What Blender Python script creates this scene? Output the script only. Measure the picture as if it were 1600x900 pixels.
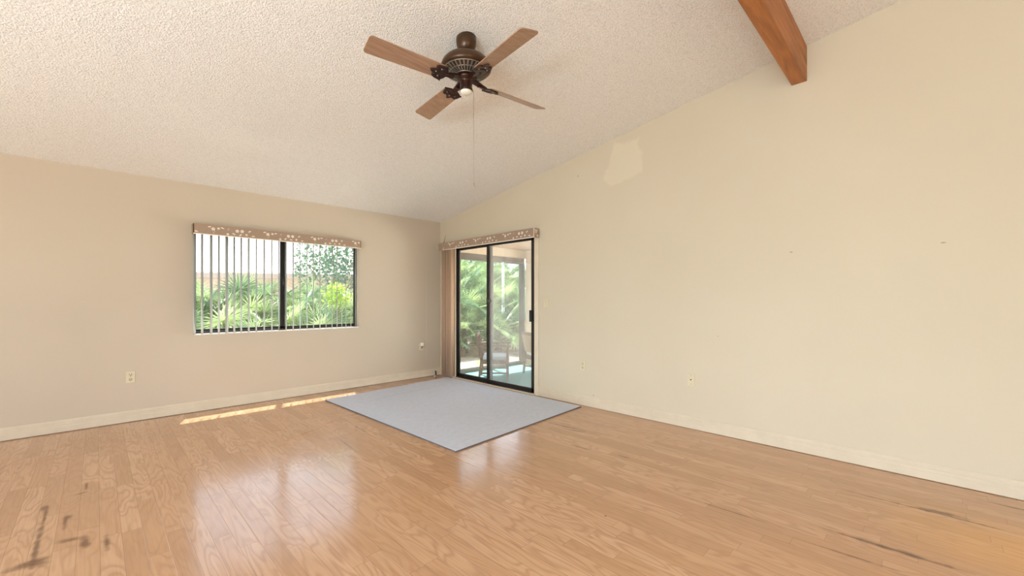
import bpy, math, random
from mathutils import Vector, Matrix
random.seed(7)
scn = bpy.context.scene
COL = scn.collection
for o in list(bpy.data.objects):
    bpy.data.objects.remove(o)

# ------------------------------------------------------------------ camera
CAM = Vector((-4.032, -5.712, 1.230))
cd = bpy.data.cameras.new('camera'); cam = bpy.data.objects.new('camera', cd); COL.objects.link(cam)
cam.location = CAM
cam.rotation_euler = (math.radians(90), 0, math.radians(-45))
cd.sensor_width = 36; cd.lens = 650 / 1600 * 36
cd.shift_y = 19 / 1600
cd.clip_start = 0.05; cd.clip_end = 200
scn.camera = cam

# ------------------------------------------------------------------ light
vs = scn.view_settings
vs.view_transform = 'Standard'; vs.look = 'None'; vs.gamma = 1; vs.use_curve_mapping = False
vs.exposure = 1.41
scn.cycles.blur_glossy = 0.0; scn.cycles.caustics_reflective = True; scn.cycles.sample_clamp_indirect = 30; scn.cycles.max_bounces = 12; scn.cycles.diffuse_bounces = 6; scn.cycles.transparent_max_bounces = 16
SUN_DIR = Vector((-0.125, -0.33, -1.0)).normalized()       # the way sunlight travels
w = bpy.data.worlds.new('sky'); scn.world = w; w.use_nodes = True
nt = w.node_tree; bg = nt.nodes['Background']
sky = nt.nodes.new('ShaderNodeTexSky'); sky.sky_type = 'NISHITA'; sky.sun_disc = False
sky.sun_elevation = math.asin(-SUN_DIR.z); sky.sun_rotation = math.atan2(-SUN_DIR.x, -SUN_DIR.y)
hz = nt.nodes.new('ShaderNodeHueSaturation'); hz.inputs['Saturation'].default_value = .45      # hazy bright sky
nt.links.new(sky.outputs[0], hz.inputs['Color']); nt.links.new(hz.outputs[0], bg.inputs[0]); bg.inputs[1].default_value = 0.24

def lamp(name, kind, loc, energy, color=(1, 1, 1), rot=None, size=None, angle=None):
    d = bpy.data.lights.new(name, kind); o = bpy.data.objects.new(name, d); COL.objects.link(o)
    o.location = loc; d.energy = energy; d.color = color
    if rot is not None: o.rotation_euler = rot
    if size: d.shape = 'RECTANGLE'; d.size, d.size_y = size
    if angle is not None: d.angle = angle
    return o
sun = lamp('sun', 'SUN', (2, 6, 12), 6.5, (1, .96, .90), angle=math.radians(.6))
sun.rotation_euler = SUN_DIR.to_track_quat('-Z', 'Y').to_euler()
# fill lamps added in unseen window openings behind the camera
lamp('rear_window_fill', 'AREA', (-4.35, -9.12, 1.75), 8, (1, .96, .72), (math.radians(90), 0, 0), (3.8, 2.0))
lamp('side_window_fill', 'AREA', (-6.88, -5.7, 1.6), 46, (.66, .87, .98), (math.radians(90), 0, math.radians(-90)), (2.8, 1.8))
lamp('side_ceiling_fill', 'AREA', (-6.88, -5.7, .9), 56, (.67, .87, .98), (math.radians(150), 0, math.radians(-90)), (2.8, .5))  # added low lamp tilted up to brighten the ceiling
lamp('added_ceiling_uplight', 'AREA', (-5.9, -3.4, .12), 8, (.76, .93, 1), (math.radians(180), 0, 0), (1.6, 4))  # added upward lamp just above the floor, brightens the ceiling on the left
lamp('added_porch_fill', 'AREA', (4.6, -3.0, .02), 130, (1, .97, .93), Vector((-1, .30, .42)).to_track_quat('-Z', 'Y').to_euler(), (3, 1.6))  # added lamp aimed through the door to brighten the ceiling corner
lamp('hall_lamp', 'POINT', (1.4, -7.9, 2.1), 22, (1, .74, .42)).data.shadow_soft_size = .15

# ------------------------------------------------------------------ materials
def srgb(r, g, b):
    f = lambda c: (c / 255 / 12.92) if c / 255 <= .04045 else ((c / 255 + .055) / 1.055) ** 2.4
    return (f(r), f(g), f(b), 1)

class NT:
    """small helper round a node tree"""
    def __init__(s, name):
        s.m = bpy.data.materials.new(name); s.m.use_nodes = True
        s.t = s.m.node_tree; s.b = s.t.nodes['Principled BSDF']; s.out = s.t.nodes['Material Output']
        s._c = None
    def n(s, kind, **kw):
        x = s.t.nodes.new(kind)
        for k, v in kw.items(): setattr(x, k, v)
        return x
    def l(s, a, b): s.t.links.new(a, b)
    def set(s, x, i, v):
        if hasattr(v, 'is_linked') or hasattr(v, 'links'): s.l(v, x.inputs[i])
        else: x.inputs[i].default_value = v
    @property
    def co(s):
        if s._c is None: s._c = s.n('ShaderNodeTexCoord').outputs['Object']
        return s._c
    def math(s, op, a, b=0, clamp=False):
        x = s.n('ShaderNodeMath', operation=op, use_clamp=clamp); s.set(x, 0, a); s.set(x, 1, b); return x.outputs[0]
    def vmath(s, op, a, b=(0, 0, 0)):
        x = s.n('ShaderNodeVectorMath', operation=op); s.set(x, 0, a); s.set(x, 1, b); return x.outputs[0]
    def mapv(s, scale=(1, 1, 1), rot=(0, 0, 0), loc=(0, 0, 0), v=None):
        x = s.n('ShaderNodeMapping'); s.l(v or s.co, x.inputs[0])
        x.inputs['Scale'].default_value = scale; x.inputs['Rotation'].default_value = rot; x.inputs['Location'].default_value = loc
        return x.outputs[0]
    def noise(s, v, scale, detail=3, rough=.5, dist=0):
        x = s.n('ShaderNodeTexNoise'); s.l(v, x.inputs['Vector'])
        x.inputs['Scale'].default_value = scale; x.inputs['Detail'].default_value = detail
        x.inputs['Roughness'].default_value = rough; x.inputs['Distortion'].default_value = dist
        return x.outputs[0]
    def ramp(s, f, stops):
        x = s.n('ShaderNodeValToRGB'); s.l(f, x.inputs[0]); e = x.color_ramp.elements
        while len(e) < len(stops): e.new(.5)
        for k, (p, c) in enumerate(stops):
            e[k].position = p; e[k].color = c if len(c) == 4 else (*c, 1)
        return x.outputs[0]
    def mix(s, f, a, b, mode='MIX'):
        x = s.n('ShaderNodeMix', data_type='RGBA', blend_type=mode)
        s.set(x, 0, f)
        for i, v in ((6, a), (7, b)): s.set(x, i, v)
        return x.outputs[2]
    def bump(s, h, strength=.3, dist=.01):
        x = s.n('ShaderNodeBump'); x.inputs['Strength'].default_value = strength; x.inputs['Distance'].default_value = dist
        s.l(h, x.inputs['Height']); s.l(x.outputs[0], s.b.inputs['Normal']); return x
    def base(s, c): s.set(s.b, 'Base Color', c)
    def ell(s, cx, cy, ang, a, b, plane='xy', soft=.5, wob=.25, wscale=9):
        """mask of an irregular blotch of its own shape (a stain) on a surface, half sizes a, b"""
        sw = {'xy': None, 'yz': (1, 2), 'xz': (0, 2)}[plane]
        v = s.co
        if sw:
            sp = s.n('ShaderNodeSeparateXYZ'); s.l(v, sp.inputs[0]); cb = s.n('ShaderNodeCombineXYZ')
            s.l(sp.outputs[sw[0]], cb.inputs[0]); s.l(sp.outputs[sw[1]], cb.inputs[1]); v = cb.outputs[0]
        v = s.vmath('SUBTRACT', v, (cx, cy, 0))
        r = s.n('ShaderNodeVectorRotate', rotation_type='Z_AXIS'); s.l(v, r.inputs['Vector']); r.inputs['Angle'].default_value = -ang
        v2 = s.vmath('MULTIPLY', r.outputs[0], (1 / a, 1 / b, 0))
        d = s.vmath('LENGTH', v2); ln = s.n('ShaderNodeVectorMath', operation='LENGTH'); s.l(v2, ln.inputs[0])
        n = s.noise(s.co, wscale, 3)
        d = s.math('ADD', ln.outputs['Value'], s.math('MULTIPLY', s.math('SUBTRACT', n, .5), wob * 4))
        mr = s.n('ShaderNodeMapRange', interpolation_type='SMOOTHSTEP'); s.l(d, mr.inputs[0])
        mr.inputs[1].default_value = 1 - soft; mr.inputs[2].default_value = 1 + soft * .3
        mr.inputs[3].default_value = 1; mr.inputs[4].default_value = 0
        return mr.outputs[0]

def poly_mask(t, pts):
    """mask of a convex patch on the y-z plane"""
    sp = t.n('ShaderNodeSeparateXYZ'); t.l(t.vmath('ADD', t.co, t.vmath('MULTIPLY', t.vmath('SUBTRACT', t.n2(t.co, 7), (.5, .5, .5)), (.12, .12, .12))), sp.inputs[0])
    cy = sum(p[0] for p in pts) / len(pts); cz = sum(p[1] for p in pts) / len(pts); m = None
    for k in range(len(pts)):
        (y0, z0), (y1, z1) = pts[k], pts[(k + 1) % len(pts)]; L = math.hypot(y1 - y0, z1 - z0); ny, nz = (z1 - z0) / L, -(y1 - y0) / L
        if ny * (cy - y0) + nz * (cz - z0) < 0: ny, nz = -ny, -nz
        d = t.math('ADD', t.math('ADD', t.math('MULTIPLY', sp.outputs[1], ny), t.math('MULTIPLY', sp.outputs[2], nz)), -(ny * y0 + nz * z0))
        m = d if m is None else t.math('MINIMUM', m, d)
    return t.math('MULTIPLY', m, 30, True)
NT.poly = lambda s, pts: poly_mask(s, pts)
def n2(s, v, scale):
    x = s.n('ShaderNodeTexNoise'); s.l(v, x.inputs['Vector']); x.inputs['Scale'].default_value = scale; x.inputs['Detail'].default_value = 3; return x.outputs['Color']
NT.n2 = n2

def simple(name, col, rough=.5, metal=0, var=0, vscale=8, bump=0, bscale=60, spec=.5, coat=0):
    t = NT(name); t.b.inputs['Roughness'].default_value = rough; t.b.inputs['Metallic'].default_value = metal
    t.b.inputs['Specular IOR Level'].default_value = spec; t.b.inputs['Coat Weight'].default_value = coat
    c = srgb(*col)
    n = t.noise(t.co, vscale, 4)
    k = max(var, .04)
    t.base(t.ramp(n, [(.3, tuple(x * (1 - k) for x in c[:3])), (.7, tuple(min(1, x * (1 + k)) for x in c[:3]))]))
    if bump: t.bump(t.noise(t.co, bscale, 3), bump, .004)
    return t.m

def cloth(name, col, trans=.3, weave=900):
    t = NT(name); c = srgb(*col); t.b.inputs['Roughness'].default_value = .85; t.b.inputs['Specular IOR Level'].default_value = .2
    n = t.noise(t.mapv((1, 1, .05)), weave * .4, 2)
    cc = t.ramp(n, [(.3, tuple(x * .9 for x in c[:3])), (.7, c)])
    t.base(cc)
    tr = t.n('ShaderNodeBsdfTranslucent'); t.l(cc, tr.inputs[0])
    mx = t.n('ShaderNodeMixShader'); mx.inputs[0].default_value = trans
    t.l(t.b.outputs[0], mx.inputs[1]); t.l(tr.outputs[0], mx.inputs[2]); t.l(mx.outputs[0], t.out.inputs[0])
    return t.m

M = {}
# window wall: plain paint with a thin lighter upright line near the corner
t = NT('wall_paint_plain'); t.b.inputs['Roughness'].default_value = .7; t.b.inputs['Specular IOR Level'].default_value = .25
n = t.noise(t.co, .8, 3); c = t.ramp(n, [(.3, srgb(197, 182, 161)), (.7, srgb(202, 187, 167))])  # same paint as the right wall, darkened for its backlit shade
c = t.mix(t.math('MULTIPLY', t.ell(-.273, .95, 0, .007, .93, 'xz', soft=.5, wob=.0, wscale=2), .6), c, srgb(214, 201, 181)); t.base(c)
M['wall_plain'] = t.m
t = NT('wall_paint_right'); t.b.inputs['Roughness'].default_value = .7; t.b.inputs['Specular IOR Level'].default_value = .25
n = t.noise(t.co, .7, 3); c = t.ramp(n, [(.3, srgb(206, 193, 169)), (.7, srgb(211, 198, 175))])
patch = t.poly([(-3.273, 2.948), (-3.569, 2.953), (-3.621, 2.749), (-3.605, 2.552), (-3.213, 2.466), (-3.099, 2.569)])     # spackled, unpainted patch
c = t.mix(t.math('MULTIPLY', patch, .38), c, srgb(228, 217, 190))
for (y, z, a, b) in ((-4.918, 1.624, .014, .005), (-5.785, 1.617, .016, .005), (-2.783, 2.699, .006, .016), (-3.0, .14, .01, .006), (-4.35, .9, .006, .004)):
    c = t.mix(t.math('MULTIPLY', t.ell(y, z, 0, a, b, 'yz', wob=.1), .75), c, srgb(140, 125, 100))
t.base(c); t.bump(t.noise(t.co, 180, 2), .06, .002); M['wall_right'] = t.m

# ceiling: sprayed popcorn texture
t = NT('popcorn_ceiling'); t.b.inputs['Roughness'].default_value = .9; t.b.inputs['Specular IOR Level'].default_value = .1
n1 = t.noise(t.co, 85, 4, .65); v = t.n('ShaderNodeTexVoronoi'); t.l(t.co, v.inputs['Vector']); v.inputs['Scale'].default_value = 95
h = t.math('ADD', n1, t.math('MULTIPLY', v.outputs['Distance'], -.5))
t.base(t.ramp(n1, [(.34, srgb(232, 227, 218)), (.55, srgb(251, 248, 243))])); t.bump(h, .9, .011); M['ceiling'] = t.m

# oak strip floor, strips run along Y
t = NT('oak_strip_floor'); co = t.co
sp = t.n('ShaderNodeSeparateXYZ'); t.l(co, sp.inputs[0])
def white(v):
    x = t.n('ShaderNodeTexWhiteNoise', noise_dimensions='2D'); t.l(v, x.inputs['Vector']); return x
def comb(a, b):
    x = t.n('ShaderNodeCombineXYZ'); t.set(x, 0, a); t.set(x, 1, b); return x.outputs[0]
PW_, PL_ = .082, .78
px = t.math('DIVIDE', sp.outputs[0], PW_); row = t.math('FLOOR', px)
py = t.math('ADD', t.math('DIVIDE', sp.outputs[1], PL_), t.math('MULTIPLY', white(comb(row, 3.0)).outputs['Value'], 7.0)); idx = t.math('FLOOR', py)
wn = white(comb(row, idx)); rnd = wn.outputs['Color']; rv = wn.outputs['Value']
ex = t.math('MULTIPLY', t.math('PINGPONG', px, .5), PW_); ey = t.math('MULTIPLY', t.math('PINGPONG', py, .5), PL_)
seam = t.math('SUBTRACT', 1, t.math('MULTIPLY', t.math('MINIMUM', ex, ey), 1 / .0016), True)
off = t.vmath('MULTIPLY', rnd, (3.1, 7.3, 5.7))
gv = t.vmath('ADD', t.mapv((5.0, .9, 1)), off)
ring = t.noise(gv, 1.5, 2, .45, .25)
ring = t.math('SINE', t.math('MULTIPLY', ring, 75))
ring = t.math('MULTIPLY', t.math('ADD', ring, 1), .5)
fine = t.noise(t.vmath('ADD', t.mapv((55, 2.2, 1)), off), 1.6, 4, .6)
c = t.ramp(rv, [(0, srgb(188, 145, 108)), (.5, srgb(199, 156, 119)), (1, srgb(208, 167, 131))])
c = t.mix(t.math('MULTIPLY', t.math('POWER', ring, 2.5), t.math('ADD', .16, t.math('MULTIPLY', rv, .3))), c, srgb(160, 112, 76))
c = t.mix(t.math('MULTIPLY', t.math('SUBTRACT', fine, .42, True), .9), c, srgb(150, 100, 62))
big = t.noise(co, .9, 2)
c = t.mix(t.math('MULTIPLY', t.math('SUBTRACT', big, .45, True), .6), c, srgb(214, 172, 132))
# an amber area at the right end, and darker boards left unfaded along the walls
c = t.mix(t.math('MULTIPLY', t.ell(-.85, -6.15, 1.57, .75, .42, soft=.95, wob=.15, wscale=3), .6), c, srgb(218, 160, 78))
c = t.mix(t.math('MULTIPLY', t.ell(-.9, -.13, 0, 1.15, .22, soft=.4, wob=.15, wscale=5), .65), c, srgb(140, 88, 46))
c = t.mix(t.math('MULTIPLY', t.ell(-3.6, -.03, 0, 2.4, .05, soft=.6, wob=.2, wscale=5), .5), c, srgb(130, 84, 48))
stain = [(-4.238, -2.15, 1.57, .20, .010), (-4.242, -2.55, 1.57, .33, .014), (-4.25, -2.02, 1.57, .06, .022), (-4.275, -2.745, .1, .06, .05), (-4.225, -2.76, .3, .04, .07), (-4.153, -2.33, 1.57, .12, .012), (-4.145, -2.27, 1.57, .04, .028),
         (-4.115, -2.60, -.4, .06, .03), (-4.07, -2.68, 1.6, .10, .02), (-3.993, -2.76, 1.57, .11, .014), (-4.077, -1.77, 1.57, .08, .010), (-4.10, -1.90, .2, .03, .010),
         (-.80, -3.24, 1.65, .25, .014), (-.84, -3.35, 1.75, .18, .010), (-1.17, -3.67, 1.6, .11, .012), (-1.10, -4.03, 1.6, .06, .010),
         (-.575, -5.76, 1.7, .13, .030), (-.60, -5.80, 1.57, .28, .012), (-1.25, -5.62, 1.6, .20, .026), (-1.255, -5.55, 1.6, .34, .012), (-1.465, -5.46, 1.62, .20, .008), (-.187, -6.06, 1.57, .12, .012), (-.605, -5.5, 1.6, .18, .008), (-1.42, -4.9, 1.6, .3, .006),
         (-2.62, -1.62, .4, .16, .006), (-2.35, -1.45, .5, .13, .006), (-2.52, -2.2, 1.5, .3, .006), (-2.25, -1.9, 1.5, .4, .006), (-2.06, -1.35, .3, .10, .008), (-1.978, -4.412, 0, .008, .008)]
for (x, y, a, r1, r2) in stain:
    c = t.mix(t.math('MULTIPLY', t.ell(x, y, a, r1, r2, soft=.9, wob=.36, wscale=16), .72), c, srgb(88, 48, 22))
scuff = t.math('MULTIPLY', t.ell(-2.9, -2.38, 0, .42, .13, soft=.8, wob=.2, wscale=8), t.math('MULTIPLY', t.math('SUBTRACT', t.noise(t.mapv((1.6, .7, 1)), 26, 4, .6), .5, True), 7, True))
c = t.mix(t.math('MULTIPLY', scuff, .6), c, srgb(236, 212, 184))
c = t.mix(t.math('MULTIPLY', seam, .55), c, srgb(120, 80, 50))
t.base(c)
scr = t.noise(co, 2.2, 3)
scn_ = t.noise(t.mapv((1, 3, 1)), 40, 3)
t.l(t.ramp(scr, [(.35, (.13, .13, .13)), (.65, (.24, .24, .24))]), t.b.inputs['Roughness'])
t.b.inputs['Specular IOR Level'].default_value = .5; t.b.inputs['Coat Weight'].default_value = .25; t.b.inputs['Coat Roughness'].default_value = .12
hb = t.math('ADD', t.math('MULTIPLY', seam, -.6), t.math('MULTIPLY', scn_, .22)); hb = t.math('ADD', hb, t.math('MULTIPLY', t.noise(t.vmath('ADD', t.mapv((14, 1.2, 1)), off), 1, 1), .5))
bm = t.bump(hb, .22, .004); t.l(bm.outputs[0], t.b.inputs['Coat Normal']); M['floor'] = t.m

M['base'] = simple('baseboard_paint', (210, 195, 172), .65)
M['casing'] = simple('casing_paint', (222, 208, 184), .45)
M['dark_metal'] = simple('dark_bronze_metal', (52, 48, 45), .42, .6)
M['porch_metal'] = simple('porch_bronze_metal', (88, 82, 76), .5, .4)
M['sill'] = simple('white_stone_sill', (235, 233, 226), .10, var=.06)
M['vane'] = cloth('window_vane_fabric', (198, 200, 196), .25)
M['drape'] = cloth('door_vane_fabric', (216, 182, 152), .2)
M['valance'] = cloth('valance_fabric', (176, 150, 128), .1)
M['print'] = simple('floral_print_cream', (240, 228, 212), .85)
M['plastic'] = simple('ivory_plastic', (214, 200, 170), .4)
M['white_plastic'] = simple('white_plastic', (228, 222, 208), .35)
M['slot'] = simple('slot_dark', (60, 48, 36), .6)
M['screw'] = simple('screw_metal', (170, 155, 125), .35, .8)
M['black_rubber'] = simple('black_cable_rubber', (24, 22, 22), .5)
M['string'] = simple('twine', (130, 100, 70), .9)
M['bounce_slab'] = simple('pale_bounce_slab', (238, 234, 226), .9, var=.05)  # for the unseen slabs added to bounce sunlight indoors
M['concrete'] = simple('porch_concrete', (176, 170, 160), .9, var=.15)

t = NT('rug_pile'); t.b.inputs['Roughness'].default_value = .95; t.b.inputs['Specular IOR Level'].default_value = .1
n1 = t.noise(t.mapv((1, 2.6, 1), (0, 0, .5)), 16, 5, .7); n2 = t.noise(t.co, 330, 2)
c = t.ramp(n1, [(.3, srgb(196, 202, 216)), (.7, srgb(214, 220, 233))])
c = t.mix(t.math('MULTIPLY', n2, .25), c, srgb(180, 180, 188))
c = t.mix(t.math('MULTIPLY', t.ell(-1.1, -.86, .12, .75, .012, wob=.15, wscale=6), .4), c, srgb(160, 160, 166))
t.base(c); t.bump(t.math('ADD', n2, n1), .25, .003); M['rug'] = t.m
M['rug_edge'] = simple('rug_binding', (96, 92, 96), .9)

def wood(name, c1, c2, rough=.45, axis=(1, 12, 12), scale=3, coat=0):
    t = NT(name); n = t.noise(t.mapv(axis), scale, 4, .55, .4); f = t.noise(t.mapv(tuple(a * 5 for a in axis)), scale, 3)
    c = t.ramp(n, [(.3, srgb(*c1)), (.68, srgb(*c2))])
    c = t.mix(t.math('MULTIPLY', f, .3), c, srgb(*(int(v * .7) for v in c1)))
    t.base(c); t.b.inputs['Roughness'].default_value = rough; t.b.inputs['Coat Weight'].default_value = coat
    t.bump(f, .08, .003); return t.m
M['beam'] = wood('stained_beam_wood', (142, 82, 36), (196, 126, 62), .5, (1, 9, 9), 2.2)
M['blade'] = wood('fan_blade_wood', (146, 108, 80), (180, 142, 110), .34, (1.5, 22, 22), 3, .4)
M['fan_brown'] = simple('fan_brown_enamel', (74, 48, 26), .32, .35)
M['fan_dark'] = simple('fan_dark_bronze', (56, 30, 20), .3, .5)
M['fan_silver'] = simple('fan_vent_silver', (150, 146, 138), .35, .7)
M['fan_white'] = simple('fan_cap_white', (236, 232, 220), .4)
M['chain'] = simple('pull_chain_metal', (176, 160, 130), .4, .6)
M['chair_wood'] = wood('weathered_chair_wood', (104, 76, 60), (146, 114, 96), .6, (8, 8, 2), 4)
M['cushion'] = simple('pale_blue_cushion', (190, 206, 222), .9, var=.06, bump=.2, bscale=200)
M['sling'] = simple('tan_chair_fabric', (186, 156, 126), .9, var=.06)
M['white_cushion'] = simple('white_chair_cushion', (232, 230, 226), .9)

t = NT('green_porch_carpet'); t.b.inputs['Roughness'].default_value = .95; t.b.inputs['Specular IOR Level'].default_value = .1
n = t.noise(t.co, 60, 4, .7); t.base(t.ramp(n, [(.35, srgb(88, 138, 130)), (.7, srgb(126, 172, 160))])); t.bump(n, .4, .006); M['carpet'] = t.m
t = NT('porch_ceiling_boards'); wv = t.n('ShaderNodeTexWave', wave_type='BANDS', bands_direction='X', wave_profile='SAW'); t.l(t.co, wv.inputs[0]); wv.inputs['Scale'].default_value = 3.2
c = t.ramp(wv.outputs['Fac'], [(0, srgb(104, 80, 60)), (.06, srgb(146, 118, 96)), (1, srgb(156, 128, 104))]); t.base(c); t.b.inputs['Roughness'].default_value = .7; M['porch_boards'] = t.m
M['porch_beam'] = simple('porch_beam_paint', (196, 178, 154), .7, var=.06)
M['porch_wall'] = simple('porch_wall_paint', (222, 198, 172), .8, var=.05)

def glass_mat(name, tint, refl=.05, haze=0.0):
    """thin clear pane: transmits straight through, mirrors by Fresnel"""
    t = NT(name); t.t.nodes.remove(t.b)
    tr = t.n('ShaderNodeBsdfTransparent'); tr.inputs[0].default_value = (*tint, 1)
    gl = t.n('ShaderNodeBsdfGlossy'); gl.inputs['Roughness'].default_value = 0.0; gl.inputs[0].default_value = (1, 1, 1, 1)
    fr = t.n('ShaderNodeFresnel'); geo = t.n('ShaderNodeNewGeometry')
    t.l(t.math('ADD', 1.5, t.math('MULTIPLY', geo.outputs['Backfacing'], 1 / 1.5 - 1.5)), fr.inputs[0])     # a thin pane has no total reflection inside
    f = t.math('ADD', fr.outputs[0], refl, True)
    mx = t.n('ShaderNodeMixShader'); t.l(f, mx.inputs[0]); t.l(tr.outputs[0], mx.inputs[1]); t.l(gl.outputs[0], mx.inputs[2])
    last = mx.outputs[0]
    if haze:
        df = t.n('ShaderNodeBsdfTranslucent'); df.inputs[0].default_value = (.9, .92, .92, 1)
        d2 = t.n('ShaderNodeBsdfDiffuse'); d2.inputs[0].default_value = (.9, .92, .92, 1)
        ad = t.n('ShaderNodeMixShader'); t.l(df.outputs[0], ad.inputs[1]); t.l(d2.outputs[0], ad.inputs[2])
        sm = t.noise(t.mapv((1, 3, .7)), 1.6, 4)
        m2 = t.n('ShaderNodeMixShader'); t.l(t.math('MULTIPLY', sm, haze), m2.inputs[0]); t.l(last, m2.inputs[1]); t.l(ad.outputs[0], m2.inputs[2]); last = m2.outputs[0]
    t.l(last, t.out.inputs[0]); return t.m
M['glass'] = glass_mat('window_glass', (.97, .985, .98))
M['glass_door'] = glass_mat('door_glass', (.96, .985, .975), .02, .05)
M['glass_screened'] = glass_mat('hazy_door_glass', (.94, .965, .955), .08, .16)  # pale haze mixed in for the screened panel

def leaf(name, c1, c2, tr=.4):
    t = NT(name); oi = t.n('ShaderNodeObjectInfo')
    n = t.noise(t.mapv((6, 6, 2)), 3, 3)
    f = t.math('ADD', t.math('MULTIPLY', n, .5), t.math('MULTIPLY', oi.outputs['Random'], .5))
    c = t.ramp(f, [(.25, srgb(*c1)), (.75, srgb(*c2))]); t.base(c); t.b.inputs['Roughness'].default_value = .4
    b = t.n('ShaderNodeBsdfTranslucent'); t.l(c, b.inputs[0]); mx = t.n('ShaderNodeMixShader'); mx.inputs[0].default_value = tr
    t.l(t.b.outputs[0], mx.inputs[1]); t.l(b.outputs[0], mx.inputs[2]); t.l(mx.outputs[0], t.out.inputs[0]); return t.m
M['palm'] = leaf('palmetto_leaf', (88, 124, 92), (182, 202, 142))
M['palm_dry'] = leaf('dry_palmetto_leaf', (170, 150, 120), (204, 188, 158), .3)
M['leaf'] = leaf('tree_leaf', (84, 120, 96), (150, 184, 134))
M['leaf_lime'] = leaf('lime_leaf', (150, 188, 72), (194, 214, 104))
M['bark'] = simple('bark', (130, 112, 96), .9, var=.25, bump=.5, bscale=30)
t = NT('sandy_litter_ground'); n = t.noise(t.co, 2.2, 5, .65); n2 = t.noise(t.co, 26, 4, .7)
c = t.ramp(n, [(.35, srgb(176, 152, 130)), (.6, srgb(222, 206, 188))]); c = t.mix(t.math('MULTIPLY', t.math('SUBTRACT', n2, .5, True), 2.2), c, srgb(110, 88, 70))
t.base(c); t.b.inputs['Roughness'].default_value = 1; t.bump(n2, .6, .03); M['ground'] = t.m
t = NT('white_roof_shingles'); b = t.n('ShaderNodeTexBrick'); t.l(t.co, b.inputs['Vector']); b.inputs['Scale'].default_value = 1; b.inputs['Brick Width'].default_value = .33; b.inputs['Row Height'].default_value = .16; b.inputs['Mortar Size'].default_value = .008
b.inputs['Color1'].default_value = srgb(206, 200, 198); b.inputs['Color2'].default_value = srgb(196, 190, 188); b.inputs['Mortar'].default_value = srgb(170, 165, 164)
t.base(b.outputs[0]); t.b.inputs['Roughness'].default_value = .9; M['roof'] = t.m
M['house'] = simple('neighbour_stucco', (214, 205, 197), .9, var=.06, bump=.2)
M['fascia'] = simple('neighbour_fascia', (176, 166, 158), .7)
M['eave'] = simple('eave_paint', (214, 200, 176), .7)

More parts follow.
